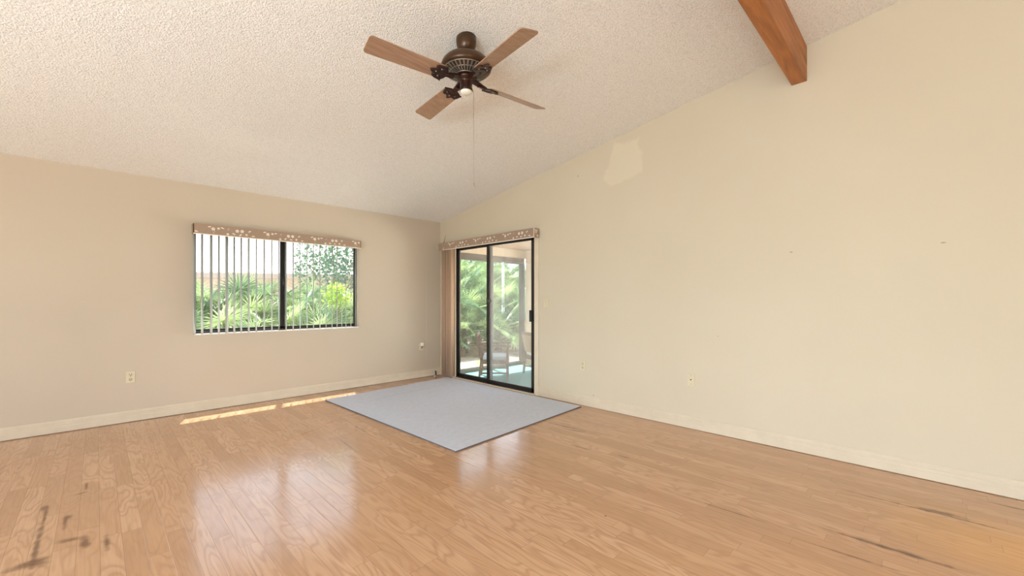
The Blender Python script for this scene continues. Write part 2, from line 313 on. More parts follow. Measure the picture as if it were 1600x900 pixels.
# ------------------------------------------------------------------ mesh builder
class MB:
    def __init__(s): s.v = []; s.f = []; s.mi = []; s.sm = []
    def add(s, vs, fs, mi=0, smooth=False):
        o = len(s.v); s.v += [tuple(v) for v in vs]
        for f in fs: s.f.append([i + o for i in f]); s.mi.append(mi); s.sm.append(smooth)
        return s
    def box(s, x0, x1, y0, y1, z0, z1, mi=0, xf=None):
        vs = [(x, y, z) for x in (x0, x1) for y in (y0, y1) for z in (z0, z1)]
        if xf: vs = [xf @ Vector(v) for v in vs]
        return s.add(vs, [(0, 1, 3, 2), (4, 6, 7, 5), (0, 4, 5, 1), (2, 3, 7, 6), (0, 2, 6, 4), (1, 5, 7, 3)], mi)
    def prism(s, poly, a, b, place, mi=0, smooth=False):
        """poly of 2-D points swept from a to b; place(u, v, t) -> xyz"""
        n = len(poly); vs = [place(u, v, a) for u, v in poly] + [place(u, v, b) for u, v in poly]
        s.add(vs, [tuple(range(n - 1, -1, -1)), tuple(range(n, 2 * n))], mi)
        o = len(s.v) - 2 * n
        for i in range(n):
            j = (i + 1) % n; s.f.append([o + i, o + j, o + n + j, o + n + i]); s.mi.append(mi); s.sm.append(smooth)
        return s
    def lathe(s, prof, seg=32, c=(0, 0, 0), mi=0):
        vs = []; n = len(prof)
        for k in range(seg):
            a = 2 * math.pi * k / seg
            vs += [(c[0] + r * math.cos(a), c[1] + r * math.sin(a), c[2] + z) for r, z in prof]
        fs = []
        for k in range(seg):
            k2 = (k + 1) % seg
            for i in range(n - 1): fs.append((k * n + i, k2 * n + i, k2 * n + i + 1, k * n + i + 1))
        return s.add(vs, fs, mi, True)
    def tube(s, pts, r, seg=8, mi=0, cap=True):
        pts = [Vector(p) for p in pts]; n = len(pts)
        rs = r if isinstance(r, (list, tuple)) else [r] * n
        up = Vector((0, 0, 1)); vs = []
        for i, p in enumerate(pts):
            d = (pts[min(i + 1, n - 1)] - pts[max(i - 1, 0)]).normalized()
            a = d.cross(up)
            if a.length < .02: a = d.cross(Vector((1, 0, 0)))
            a.normalize(); b = d.cross(a)
            vs += [p + (a * math.cos(2 * math.pi * k / seg) + b * math.sin(2 * math.pi * k / seg)) * rs[i] for k in range(seg)]
        fs = [(i * seg + k, i * seg + (k + 1) % seg, (i + 1) * seg + (k + 1) % seg, (i + 1) * seg + k) for i in range(n - 1) for k in range(seg)]
        s.add(vs, fs, mi, True)
        if cap: s.add(vs[:seg], [tuple(range(seg))], mi); s.add(vs[-seg:], [tuple(range(seg - 1, -1, -1))], mi)
        return s
    def bar(s, p0, p1, w, h, up=(0, 0, 1), mi=0, w1=None, h1=None):
        p0, p1 = Vector(p0), Vector(p1); d = (p1 - p0).normalized(); a = d.cross(Vector(up)).normalized(); b = a.cross(d)
        vs = []
        for p, ww, hh in ((p0, w, h), (p1, w1 or w, h1 or h)):
            vs += [p + a * sx * ww / 2 + b * sy * hh / 2 for sx, sy in ((-1, -1), (1, -1), (1, 1), (-1, 1))]
        return s.add(vs, [(3, 2, 1, 0), (4, 5, 6, 7), (0, 1, 5, 4), (1, 2, 6, 5), (2, 3, 7, 6), (3, 0, 4, 7)], mi)
    def build(s, name, mats, parent=None, bevel=0, loc=None, seg=2):
        me = bpy.data.meshes.new(name); me.from_pydata(s.v, [], s.f); me.update()
        for m in (mats if isinstance(mats, (list, tuple)) else [mats]): me.materials.append(m)
        me.polygons.foreach_set('material_index', s.mi); me.polygons.foreach_set('use_smooth', s.sm)
        o = bpy.data.objects.new(name, me); COL.objects.link(o)
        if parent: o.parent = parent
        if loc: o.location = loc
        if bevel:
            b = o.modifiers.new('bevel', 'BEVEL'); b.width = bevel; b.segments = seg; b.limit_method = 'ANGLE'; b.angle_limit = math.radians(40)
        return o

def empty(name, loc=(0, 0, 0), rz=0):
    o = bpy.data.objects.new(name, None); COL.objects.link(o); o.location = loc; o.rotation_euler = (0, 0, rz); o.empty_display_size = .1; return o
def tag(o, label, cat, group=None):
    o['label'] = label; o['category'] = cat
    if group: o['group'] = group
    return o
def struct(o): o['kind'] = 'structure'; return o
def ceil_z(y): return 2.513 - .1505 * y

# ------------------------------------------------------------------ room shell
T = .15
TR = .085                                               # the door wall is thin, its frame nearly as deep
LX, BY = -7.0, -9.2
WX0, WX1, WZ0, WZ1 = -3.27, -1.40, .845, 2.035          # window opening
DY0, DY1, DZ1 = -.435, -2.10, 2.055                     # door opening
RE = -6.6                                             # right wall ends here
f = MB(); f.box(LX, 0, BY, 0, -.1, 0); f.box(0, TR, DY1, DY0, -.1, 0.0); f.box(0, 3.2, BY, RE, -.1, 0)
struct(f.build('floor', M['floor']))
wl = MB()
for (a, b, c, d) in ((LX - T, WX0, 0, 2.513), (WX1, T, 0, 2.513), (WX0, WX1, 0, WZ0), (WX0, WX1, WZ1, 2.513)): wl.box(a, b, 0, T, c, d)
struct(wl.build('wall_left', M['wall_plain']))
wr = MB(); pl = lambda y, z, t_: (t_, y, z)
wr.prism([(0, 0), (0, ceil_z(0)), (DY0, ceil_z(DY0)), (DY0, 0)], 0, TR, pl)
wr.prism([(DY0, DZ1), (DY0, ceil_z(DY0)), (DY1, ceil_z(DY1)), (DY1, DZ1)], 0, TR, pl)
wr.prism([(DY1, 0), (DY1, ceil_z(DY1)), (RE, ceil_z(RE)), (RE, 0)], 0, TR, pl)
wr.prism([(RE, 2.5), (RE, ceil_z(RE)), (BY, ceil_z(BY)), (BY, 2.5)], 0, TR, pl)
struct(wr.build('wall_right', M['wall_right']))
wb = MB(); wb.box(LX - T, 3.2, BY - T, BY, 0, .7); wb.box(LX - T, -6.3, BY - T, BY, .7, 4); wb.box(-2.4, 3.2, BY - T, BY, .7, 4); wb.box(-6.3, -2.4, BY - T, BY, 2.8, 4)
struct(wb.build('wall_back', M['wall_plain']))
ws = MB(); ws.box(LX - T, LX, BY, 0, 0, .65); ws.box(LX - T, LX, -4.8, -4.1, .65, 4); ws.box(LX - T, LX, -.7, 0, .65, 4); ws.box(LX - T, LX, -4.1, -.7, 2.3, 4); ws.box(LX - T, LX, BY, -7.4, .65, 4); ws.box(LX - T, LX, -7.4, -4.8, 2.55, 4)
struct(ws.build('wall_side', M['wall_plain']))
wh = MB(); wh.box(TR, 3.2, RE, RE + T, 0, 2.5); wh.box(3.2, 3.2 + T, BY, RE + T, 0, 2.5); wh.box(TR, 3.2, BY, RE, 2.5, 2.6)
struct(wh.build('wall_hall', M['wall_plain']))
ce = MB(); ce.prism([(T, ceil_z(T)), (BY - T, ceil_z(BY - T)), (BY - T, ceil_z(BY - T) + .12), (T, ceil_z(T) + .12)], LX - T, T, pl)
struct(ce.build('ceiling', M['ceiling']))
# roof overhang outside, which cuts the sun at the window
ov = MB(); ov.box(LX, 0, T, .30, 2.36, 2.52); ov.box(0, 2.6, .15, .19, 2.36, 2.52)
struct(ov.build('roof_overhang', M['eave']))

# baseboards with a moulded profile
prof = [(0, .004), (.016, .004), (.016, .055), (.013, .06), (.013, .078), (.010, .082), (.010, .096), (.004, .112), (0, .114)]
bb = MB(); bb.prism(prof, LX, -.0, lambda u, v, t_: (t_, -u, v)); struct(bb.build('baseboard_left', M['base']))
bb = MB(); bb.prism(prof, -.016, -.36, lambda u, v, t_: (-u, t_, v)); bb.prism(prof, -2.165, RE, lambda u, v, t_: (-u, t_, v)); struct(bb.build('baseboard_right', M['base']))
cbd = MB(); cbd.box(-.004, 0, -6.16, -6.132, .114, 2.35); struct(cbd.build('trim_3', M['base'], bevel=.001))

# ------------------------------------------------------------------ window
win = struct(empty('window_1', ((WX0 + WX1) / 2, .1, WZ0)))
def W(o): o.parent = win; o.matrix_parent_inverse = Matrix.Translation(-win.location); return o
zb, zt, xm = WZ0 + .012, WZ1, (WX0 + WX1) / 2 - .012
fr = MB(); fy0, fy1 = .07, .135
fr.box(WX0, WX0 + .014, fy0, fy1, zb, zt); fr.box(WX1 - .014, WX1, fy0, fy1, zb, zt); fr.box(WX0, WX1, fy0, fy1, zb, zb + .022); fr.box(WX0, WX1, fy0, fy1, zt - .03, zt)
W(fr.build('frame', M['dark_metal'], bevel=.002))
for nm, x0, x1, y0 in (('left', WX0 + .012, xm + .038, .105), ('right', xm - .038, WX1 - .012, .078)):
    s_ = MB(); y1 = y0 + .024
    wl_, wr_ = (.022, .046) if nm == 'left' else (.046, .022)
    s_.box(x0, x0 + wl_, y0, y1, zb + .014, zt - .02); s_.box(x1 - wr_, x1, y0, y1, zb + .014, zt - .02); s_.box(x0, x1, y0, y1, zb + .014, zb + .044); s_.box(x0, x1, y0, y1, zt - .045, zt - .02)
    so = W(s_.build('sash', M['dark_metal'], bevel=.002))
    g = MB(); g.box(x0 + wl_ - .003, x1 - wr_ + .003, y0 + .009, y0 + .014, zb + .041, zt - .042); go = g.build('pane', M['glass']); go.parent = so
lt = MB(); lt.box(xm - .012, xm + .012, .062, .078, 1.42, 1.50); lt.tube([(xm, .065, 1.455), (xm + .012, .05, 1.462), (xm + .03, .045, 1.475)], .006); W(lt.build('latch', M['porch_metal'], bevel=.002))
sl = MB(); sl.box(WX0, WX1, -.012, .135, WZ0 - .004, WZ0 + .012); W(sl.build('sill', M['sill'], bevel=.003))

# ------------------------------------------------------------------ valance fabric with printed blossoms
def flower(mb, P, u, v, r, mi, rot):
    for k in range(5):
        a = rot + k * 2 * math.pi / 5; pts = []
        for q in range(9):
            b = 2 * math.pi * q / 9
            pu, pv = .62 * r + .46 * r * math.cos(b), .36 * r * math.sin(b)
            pts.append(P(u + pu * math.cos(a) - pv * math.sin(a), v + pu * math.sin(a) + pv * math.cos(a)))
        mb.add(pts, [tuple(range(9))], mi)
def leafp(mb, P, u, v, L, wd, a, mi):
    pts = []
    for q in range(10):
        b = 2 * math.pi * q / 10; pu, pv = L * math.cos(b), wd * math.sin(b) * (1 - .3 * math.cos(b))
        pts.append(P(u + pu * math.cos(a) - pv * math.sin(a), v + pu * math.sin(a) + pv * math.cos(a)))
    mb.add(pts, [tuple(range(10))], mi)
def twig(mb, P, u, v, L, a, mi, wd=.0012):
    du, dv = math.cos(a), math.sin(a)
    mb.add([P(u - dv * wd, v + du * wd), P(u + du * L - dv * wd, v + dv * L + du * wd), P(u + du * L + dv * wd, v + dv * L - du * wd), P(u + dv * wd, v - du * wd)], [(0, 1, 2, 3)], mi)
def floral(mb, P, length, hgt, seed, period):
    R_ = random.Random(seed); r0 = hgt * .17
    def inside(u, v, e): return (e < u < length - e) and (e < v < hgt - e)
    u = -period * .35
    while u < length:
        for (a, b, kind) in ((.10, .62, 'F'), (.19, .64, 'F'), (.16, .24, 'L'), (.27, .30, 'f'), (.33, .70, 'L'), (.40, .22, 'L'), (.55, .82, 'L'), (.62, .80, 'L'), (.68, .60, 'F'), (.70, .30, 'T'), (.77, .70, 'f'), (.84, .78, 'L'), (.93, .20, 'f'), (.95, .72, 'T'), (.04, .28, 'L')):
            uu, vv = u + a * period, b * hgt
            if not inside(uu, vv, r0 * 1.1): continue
            if kind == 'F': flower(mb, P, uu, vv, r0, 1, R_.random())
            elif kind == 'f': flower(mb, P, uu, vv, r0 * .7, 1, R_.random())
            elif kind == 'L': leafp(mb, P, uu, vv, r0 * .95, r0 * .33, R_.uniform(-.5, .7), 1)
            else: twig(mb, P, uu - .012, vv - .012, .03, R_.uniform(.6, 1.2), 1)
        u += period

# ------------------------------------------------------------------ window blind
vx = [-3.272, -3.204, -3.122, -3.051, -2.976, -2.904, -2.835, -2.76, -2.681, -2.598, -2.515, -2.438, -2.356, -2.274, -2.193, -2.109, -2.029, -1.948, -1.87, -1.792, -1.725, -1.66, -1.603, -1.534, -1.472]
blind = tag(empty('vertical_blind', (-2.35, 0, 2.05)), 'vertical blind with open grey vanes and floral valance over the wide window', 'blind')
def put(o, par): o.parent = par; o.matrix_parent_inverse = Matrix.Translation(-par.location); return o
v = MB(); VA, VB, VY, V0, V1 = -3.29, -1.41, -.105, 1.955, 2.062
v.box(VA, VB, VY, VY + .006, V0, V1); v.box(VA, VA + .006, VY, -.001, V0, V1); v.box(VB - .006, VB, VY, -.001, V0, V1)
floral(v, lambda u, h_: (VA + u, VY - .0008, V0 + h_), VB - VA, V1 - V0, 3, .54)
v.box(VA - .001, VB + .001, VY - .0015, VY + .007, V0 - .006, V0 + .004, 1)
put(v.build('valance', [M['valance'], M['print']]), blind)
h_ = MB(); h_.box(VA + .02, VB - .02, -.072, -.028, 1.985, 2.03); put(h_.build('headrail', M['white_plastic'], bevel=.003), blind)
def vane_mesh(width, z0, z1, ang, curl=.006):
    m = MB(); prof_ = []; nseg = 6
    for k in range(nseg + 1):
        s_ = (k / nseg - .5); prof_.append((s_ * width, curl * (1 - (2 * s_) ** 2)))
    ca, sa = math.cos(ang), math.sin(ang); th = .0009
    top = [(u * sa + d * ca, u * ca - d * sa) for u, d in prof_]; bot = [(u * sa + (d - th) * ca, u * ca - (d - th) * sa) for u, d in prof_]
    poly = top + bot[::-1]
    m.prism(poly, z0, z1, lambda x, y, t_: (x, y, t_), smooth=True); return m
proto = None
for k, x in enumerate(vx):
    ang = math.radians(25 + random.uniform(-2.5, 2.5))
    if k == 4: ang = math.radians(31)
    o = vane_mesh(.082, .858 - 2.0, 1.99 - 2.0, ang).build('vane', M['vane'])
    o.location = (x, -.052, 2.0); put(o, blind)

# ------------------------------------------------------------------ sliding door
door = struct(empty('door_1', (.05, -1.27, 0)))
D = lambda o: put(o, door)
ZF = .03
fr = MB(); fx0, fx1 = -.004, .07
fr.box(fx0, fx1, DY0 - .012, DY0, 0, DZ1); fr.box(fx0, fx1, DY1, DY1 + .012, 0, DZ1); fr.box(fx0, fx1, DY1, DY0, DZ1 - .016, DZ1); fr.box(fx0 - .01, fx1, DY1, DY0, 0.0, ZF)
D(fr.build('frame', M['dark_metal'], bevel=.002))
def panel(y0, y1, x0, glassm, st=.045):
    """y0 > y1"""
    x1 = x0 + .030; m = MB(); zb_, zt_ = ZF, DZ1 - .012
    m.box(x0, x1, y0 - st, y0, zb_, zt_); m.box(x0, x1, y1, y1 + st, zb_, zt_); m.box(x0, x1, y1, y0, zb_, zb_ + .05); m.box(x0, x1, y1, y0, zt_ - .03, zt_)
    po = D(m.build('sliding_panel', M['dark_metal'], bevel=.003))
    g = MB(); g.box(x0 + .013, x0 + .018, y1 + st - .005, y0 - st + .005, zb_ + .045, zt_ - .026); go = g.build('glass', glassm); go.parent = po
    return po
ym = -1.205
panel(DY0 - .008, ym - .03, .020, M['glass_door'], .034)
p2 = panel(ym + .036, DY1 + .008, -.013, M['glass_screened'], .044)
hd = MB(); hd.box(-.045, -.013, DY1 + .018, DY1 + .040, .955, 1.095); hd.box(-.062, -.038, DY1 + .016, DY1 + .044, .95, 1.10); ho = hd.build('handle', M['black_rubber'], bevel=.004); ho.parent = p2
lk = MB(); lk.box(-.026, -.013, ym - .03, ym + .005, 1.2, 1.24); lo = lk.build('lock', M['porch_metal'], bevel=.003); lo.parent = p2
tr = MB(); cw = .072
tr.box(-.016, 0, DY0, DY0 + cw + .012, 0, DZ1 + cw); tr.box(-.016, 0, DY1 - cw, DY1, 0, DZ1 + cw); tr.box(-.016, 0, DY1 - cw, DY0 + cw, DZ1 - .0, DZ1 + cw)
struct(tr.build('trim_1', M['casing'], bevel=.004))
th = MB(); th.box(-.045, 0.0, DY1 - .02, DY0 + .05, 0, .018); struct(th.build('trim_2', M['base'], bevel=.006))

# door blind: vanes drawn into a stack, floral valance above
db = tag(empty('vertical_blind', (-.06, -1.2, 2.08)), 'beige vertical blind stacked at the left side of the sliding glass door', 'blind')
v = MB(); DX, A0, A1, Z0, Z1 = -.12, -.225, -2.19, 2.03, 2.145
v.box(DX, DX + .006, A1, A0, Z0, Z1); v.box(DX, -.017, A1, A1 + .006, Z0, Z1)
floral(v, lambda u, h: (DX - .0008, A0 - u, Z0 + h), A0 - A1, Z1 - Z0, 5, .62)
floral(v, lambda u, h: (DX + u, A1 - .0008, Z0 + h), .10, Z1 - Z0, 8, .12)
v.box(DX - .0015, DX + .007, A1 - .001, A0, Z0 - .006, Z0 + .004, 1); v.box(DX - .001, DX + .008, A1 - .0015, A1 + .004, Z0, Z1, 1)
# left return folded open towards the corner
v.bar((DX + .003, A0, (Z0 + Z1) / 2), (DX + .012, A0 + .115, (Z0 + Z1) / 2 - .008), .005, Z1 - Z0, up=(0, 0, 1))
put(v.build('valance', [M['valance'], M['print']]), db)
h_ = MB(); h_.box(-.075, -.03, A1 + .03, -.12, 2.07, 2.115); put(h_.build('headrail', M['white_plastic'], bevel=.003), db)
for k in range(12):
    y = -.165 - k * .0235
    o = vane_mesh(.089, .035 - 2.0, 2.075 - 2.0, math.radians(90 + random.uniform(-26, -8) + k * .5), .010).build('vane', M['drape'])
    o.location = (-.065 + random.uniform(-.008, .008), y, 2.0); put(o, db)
sw = MB(); sw.tube([(-.1, -.23, 2.145), (-.098, -.25, 2.17), (-.10, -.262, 2.205), (-.095, -.285, 2.26)], [.006, .004, .003, .0015], 6)
tag(sw.build('twine_strand', M['string']), 'thin brown twine strand sticking up from the left end of the door valance', 'string')

# ------------------------------------------------------------------ rug
rc = [(-2.05, -.495), (-.085, -.33), (-.085, -2.89), (-1.98, -3.016)]
r_ = MB(); r_.prism(rc[::-1], .001, .011, lambda x, y, z: (x, y, z))
NU = 24; vsx = []
for i in range(NU + 1):
    for j in range(NU + 1):
        a, b = i / NU, j / NU; p = [(1 - b) * ((1 - a) * rc[0][k] + a * rc[1][k]) + b * ((1 - a) * rc[3][k] + a * rc[2][k]) for k in (0, 1)]
        e = min(a, b, 1 - a, 1 - b)
        vsx.append((p[0], p[1], .0115 + (.002 * math.sin(p[0] * 7 + p[1] * 3) + .0025) * min(1, e * 8)))
rg = tag(r_.build('area_rug', M['rug_edge']), 'flat grey-blue area rug on the wood floor before the sliding door', 'rug')
pm = MB(); pm.add(vsx, [(i * (NU + 1) + j, i * (NU + 1) + j + 1, (i + 1) * (NU + 1) + j + 1, (i + 1) * (NU + 1) + j) for i in range(NU) for j in range(NU)], 0, True)
pm.build('pile', M['rug'], rg)

# ------------------------------------------------------------------ ceiling beam
by0, by1, bz = -4.922, -5.026, 2.986
b_ = MB(); b_.prism([(by0, bz), (by1, bz), (by1, ceil_z(by1) + .0), (by0, ceil_z(by0) + .0)], LX, 0, pl)
tag(b_.build('ceiling_beam', M['beam'], bevel=.004), 'brown stained wooden beam running under the sloped ceiling into the bare wall', 'beam')

# ------------------------------------------------------------------ ceiling fan
FX, FY = -2.226, -3.459; FC = ceil_z(FY)
fan = tag(empty('ceiling_fan', (FX, FY, FC)), 'brown four-blade ceiling fan hanging from the sloped textured ceiling', 'ceiling fan')
def fp(mb, name, mat, bevel=0, parent=None): return mb.build(name, mat, parent or fan, bevel)
z_ = lambda z: z + .027 - FC
m = MB(); m.lathe([(0, .010), (.068, .010), (.069, -.030), (.066, -.050), (.060, -.068), (.048, -.088), (.030, -.100), (0, -.102)]); fp(m, 'canopy', M['fan_brown'])
m = MB(); m.lathe([(0, -.098), (.021, -.098), (.021, z_(2.89)), (0, z_(2.89))], 20); fp(m, 'downrod', M['fan_dark'])
ZB = 2.716
m = MB(); m.lathe([(0, z_(2.896)), (.055, z_(2.894)), (.10, z_(2.882)), (.137, z_(2.862)), (.162, z_(2.836)), (.171, z_(2.812)), (.172, z_(2.795)), (.162, z_(2.785)), (.152, z_(2.782)), (.06, z_(2.745)), (0, z_(2.744))], 40); mo = fp(m, 'motor_housing', M['fan_brown'])
m = MB()
for k in range(32):
    a = 2 * math.pi * k / 32; ca, sa = math.cos(a), math.sin(a)
    p0 = (.150 * ca, .150 * sa, z_(2.7785)); p1 = (.074 * ca, .074 * sa, z_(2.748)); m.bar(p0, p1, .012, .006, (0, 0, 1), 0, .006, .006)
for (r, z) in ((.152, 2.780), (.112, 2.764), (.074, 2.747)):
    m.tube([(r * math.cos(2 * math.pi * k / 40), r * math.sin(2 * math.pi * k / 40), z_(z)) for k in range(41)], .0035, 6, cap=False)
m.build('vent_grille', M['fan_silver'], mo)
m = MB(); m.lathe([(0, z_(2.75)), (.062, z_(2.75)), (.064, z_(2.735)), (.060, z_(2.722)), (.044, z_(2.715)), (.041, z_(2.70)), (.041, z_(2.668)), (.045, z_(2.655)), (.045, z_(2.645)), (.04, z_(2.642)), (0, z_(2.642))], 32); swh = fp(m, 'switch_housing', M['fan_dark'])
m = MB(); m.lathe([(0, z_(2.644)), (.041, z_(2.644)), (.040, z_(2.634)), (.03, z_(2.626)), (0, z_(2.624))], 32); m.build('bottom_cap', M['fan_white'], swh)
m = MB(); cx_, cy_ = .036, -.02
m.tube([(cx_, cy_, z_(2.66)), (cx_ + .012, cy_, z_(2.655)), (cx_ + .014, cy_, z_(2.63)), (cx_ + .014, cy_, z_(2.02))], .0016, 6)
for k in range(40): m.lathe([(0, .0022), (.0022, 0), (0, -.0022)], 5, (cx_ + .014, cy_, z_(2.63 - k * .0155)))
m.lathe([(0, .022), (.003, .02), (.005, 0), (.004, -.022), (0, -.026)], 10, (cx_ + .014, cy_, z_(2.0)))
fp(m, 'pull_chain', M['chain'])
PITCH = math.radians(13)
def blade_parts(a, PITCH=PITCH):
    R = Matrix.Rotation(a, 4, 'Z') @ Matrix.Translation((0, 0, z_(ZB))) @ Matrix.Rotation(PITCH, 4, 'X')
    # board outline, narrower at the root, rounded corners
    def outline(x0, x1, w0, w1, r):
        pts = []
        for (cx0, cy0, s0) in ((x1 - r, w1 - r, 0), (x0 + r * .6, w0 - r * .6, 1), (x0 + r * .6, -w0 + r * .6, 2), (x1 - r, -w1 + r, 3)):
            rr = r if s0 in (0, 3) else r * .6
            for q in range(6):
                b = s0 * math.pi / 2 + q / 5 * math.pi / 2; pts.append((cx0 + rr * math.cos(b), cy0 + rr * math.sin(b)))
        return pts
    m = MB(); m.prism(outline(.185, .686, .060, .070, .022), -.0035, .0035, lambda x, y, z: R @ Vector((x, y, z)))
    bl = fp(m, 'blade', M['blade'], .001)
    # cast iron bracket: shaped plate under the root with scrolled edge, neck and flange
    m = MB(); edge = []
    for q in range(25):
        s_ = q / 24 * 2 - 1
        edge.append((.262 - .055 * abs(s_) ** 1.5 + .012 * math.cos(s_ * math.pi * 3) - (.0 if abs(s_) < .9 else .02), s_ * .066))
    poly = edge + [(.175, .060), (.160, .040), (.150, .018), (.100, .015), (.100, -.015), (.150, -.018), (.160, -.040), (.175, -.060)]
    m.prism(poly, -.012, -.004, lambda x, y, z: R @ Vector((x, y, z)))
    m.tube([R @ Vector((e[0] - .003, e[1], -.011)) for e in edge], .0045, 6)
    m.tube([R @ Vector((.178 + .03 * math.cos(b), .034 * math.sin(b) * 1.3, -.013)) for b in [math.pi * (-.45 + .9 * q / 12) for q in range(13)]], .004, 6)
    m.bar(R @ Vector((.165, 0, -.008)), Matrix.Rotation(a, 4, 'Z') @ Vector((.052, 0, z_(2.733))), .03, .012, (0, 0, 1), 0, .045, .014)
    br_ = fp(m, 'blade_bracket', M['fan_dark'], .001)
    for (x, y) in ((.205, .032), (.205, -.032), (.232, 0)):
        m = MB(); m.lathe([(0, -.004), (.005, -.003), (.0055, 0)], 8); m.v = [tuple(R @ (Vector(p) + Vector((x, y, -.012)))) for p in m.v]
        m.build('screw', M['screw'], br_)
for k in range(4): blade_parts(1.4436 + k * math.pi / 2, math.radians((13, 13, 12, 21)[k]))

# ------------------------------------------------------------------ wall plates
def outlet(x, y, z, wall, label, kind='duplex', plugged=False):
    """wall 'left' faces -Y, 'right' faces -X"""
    o = empty('wall_switch' if kind == 'switch' else ('cable_outlet' if kind == 'coax' else 'power_outlet'), (x, y, z), 0 if wall == 'left' else math.radians(-90))
    m = MB(); m.box(-.036, .036, -.006, 0, -.058, .058); m.build('cover_plate', M['plastic'], o, .003)
    if kind == 'duplex':
        for zz in (.024, -.024):
            m = MB(); m.lathe([(0, 0), (.0165, 0), (.0165, .003), (0, .003)], 20)
            m.v = [(vx_, -.006 - vz_, vy_ * .85 + zz) for vx_, vy_, vz_ in m.v]; rc_ = m.build('receptacle', M['plastic'], o)
            s_ = MB(); s_.box(-.0085, -.0055, -.0098, -.0088, zz, zz + .010); s_.box(.0055, .0085, -.0098, -.0088, zz, zz + .010); s_.box(-.003, .003, -.0098, -.0088, zz - .011, zz - .004); s_.build('slot', M['slot'], rc_)
        m = MB(); m.box(-.003, .003, -.008, -.006, -.003, .003); m.build('screw', M['screw'], o)
    elif kind == 'coax':
        m = MB(); m.tube([(0, -.006, 0), (0, -.016, 0)], .0055, 10); m.build('connector', M['slot'], o)
        for zz in (.042, -.042):
            m = MB(); m.tube([(0, -.006, zz), (0, -.0075, zz)], .004, 8); m.build('screw', M['screw'], o)
    else:
        m = MB(); m.box(-.008, .008, -.008, -.006, -.014, .014); m.build('toggle_frame', M['plastic'], o)
        m = MB(); m.bar((0, -.006, 0), (0, -.02, .009), .008, .010, (1, 0, 0)); m.build('toggle', M['white_plastic'], o)
        for zz in (.032, -.032):
            m = MB(); m.tube([(0, -.006, zz), (0, -.0075, zz)], .004, 8); m.build('screw', M['screw'], o)
    tag(o, label, 'light switch' if kind == 'switch' else 'outlet'); return o
outlet(-3.785, 0, .452, 'left', 'ivory double power outlet on the wall below and left of the window')
outlet(-.368, 0, .49, 'left', 'ivory power outlet holding a white plug beside the stacked door blind')
outlet(0, -2.856, .465, 'right', 'ivory double power outlet on the wall just right of the glass door')
outlet(0, -4.108, .469, 'right', 'ivory cable outlet with one dark centre jack low on the bare wall', 'coax')
outlet(0, -2.288, 1.185, 'right', 'small ivory light switch at door handle height right of the glass door', 'switch')
pg = empty('plug_adapter', (-.368, -.0095, .52))
m = MB(); m.box(-.022, .022, -.045, 0, -.02, .04); m.build('body', M['white_plastic'], pg, .008)
m = MB(); m.tube([(0, -.02, -.02), (.004, -.022, -.034), (.002, -.02, -.05)], [.008, .006, .004], 8); m.build('lower_stub', M['porch_metal'], pg)
tag(pg, 'small white plug adapter pushed into the outlet beside the stacked door blind', 'plug')
cb_ = empty('cable_end', (-.17, -.06, 0))
m = MB(); m.tube([(.05, .02, .075), (.04, .0, .06), (.03, -.02, .03), (.01, -.035, .012)], .010, 8); m.build('jacket', M['black_rubber'], cb_)
m = MB(); m.tube([(.01, -.035, .012), (-.03, -.06, .008)], .008, 8); m.build('tip', M['white_plastic'], cb_)
tag(cb_, 'short black cable end with white tip on the floor in the room corner', 'cable')

# ------------------------------------------------------------------ screened porch
PZ = -.05
PX1 = 2.05
pf = MB(); pf.box(TR, PX1 + .3, -4.2, .15, PZ - .12, PZ - .006); struct(pf.build('porch_slab', M['concrete']))
pc = MB(); pc.box(TR, PX1 + .02, -4.2, .03, PZ - .006, PZ); struct(pc.build('porch_carpet', M['carpet']))
pe = MB(); pe.box(TR, PX1 + .3, -4.2, .15, 2.22, 2.30); struct(pe.build('porch_ceiling', M['porch_boards']))
pb = MB(); pb.box(TR, PX1 + .12, .0, .13, 2.06, 2.22); struct(pb.build('porch_beam', M['porch_beam'], bevel=.004))
sc = struct(empty('porch_screen_frame', (1.1, .06, PZ)))
m = MB(); m.box(TR, PX1, .02, .10, PZ, PZ + .075); put(m.build('bottom_rail', M['porch_metal'], bevel=.003), sc)
m = MB(); m.box(TR, PX1, .02, .10, 1.945, 2.06); put(m.build('top_rail', M['porch_metal'], bevel=.003), sc)
for x, wd in ((1.19, .05), (PX1 - .03, .09)):
    m = MB(); m.box(x - wd / 2, x + wd / 2, .02, .10, PZ + .07, 1.95); put(m.build('post', M['porch_metal'], bevel=.003), sc)
pw = MB(); pw.box(PX1 + .02, PX1 + .14, -.42, .0, PZ, 2.22); pw.box(PX1 + .02, PX1 + .14, -4.2, -.42, 2.02, 2.22); struct(pw.build('porch_wall', M['porch_wall']))
pw = MB(); pw.box(TR, PX1 + .14, -4.35, -4.2, PZ, 2.22); struct(pw.build('porch_end_wall', M['porch_wall']))

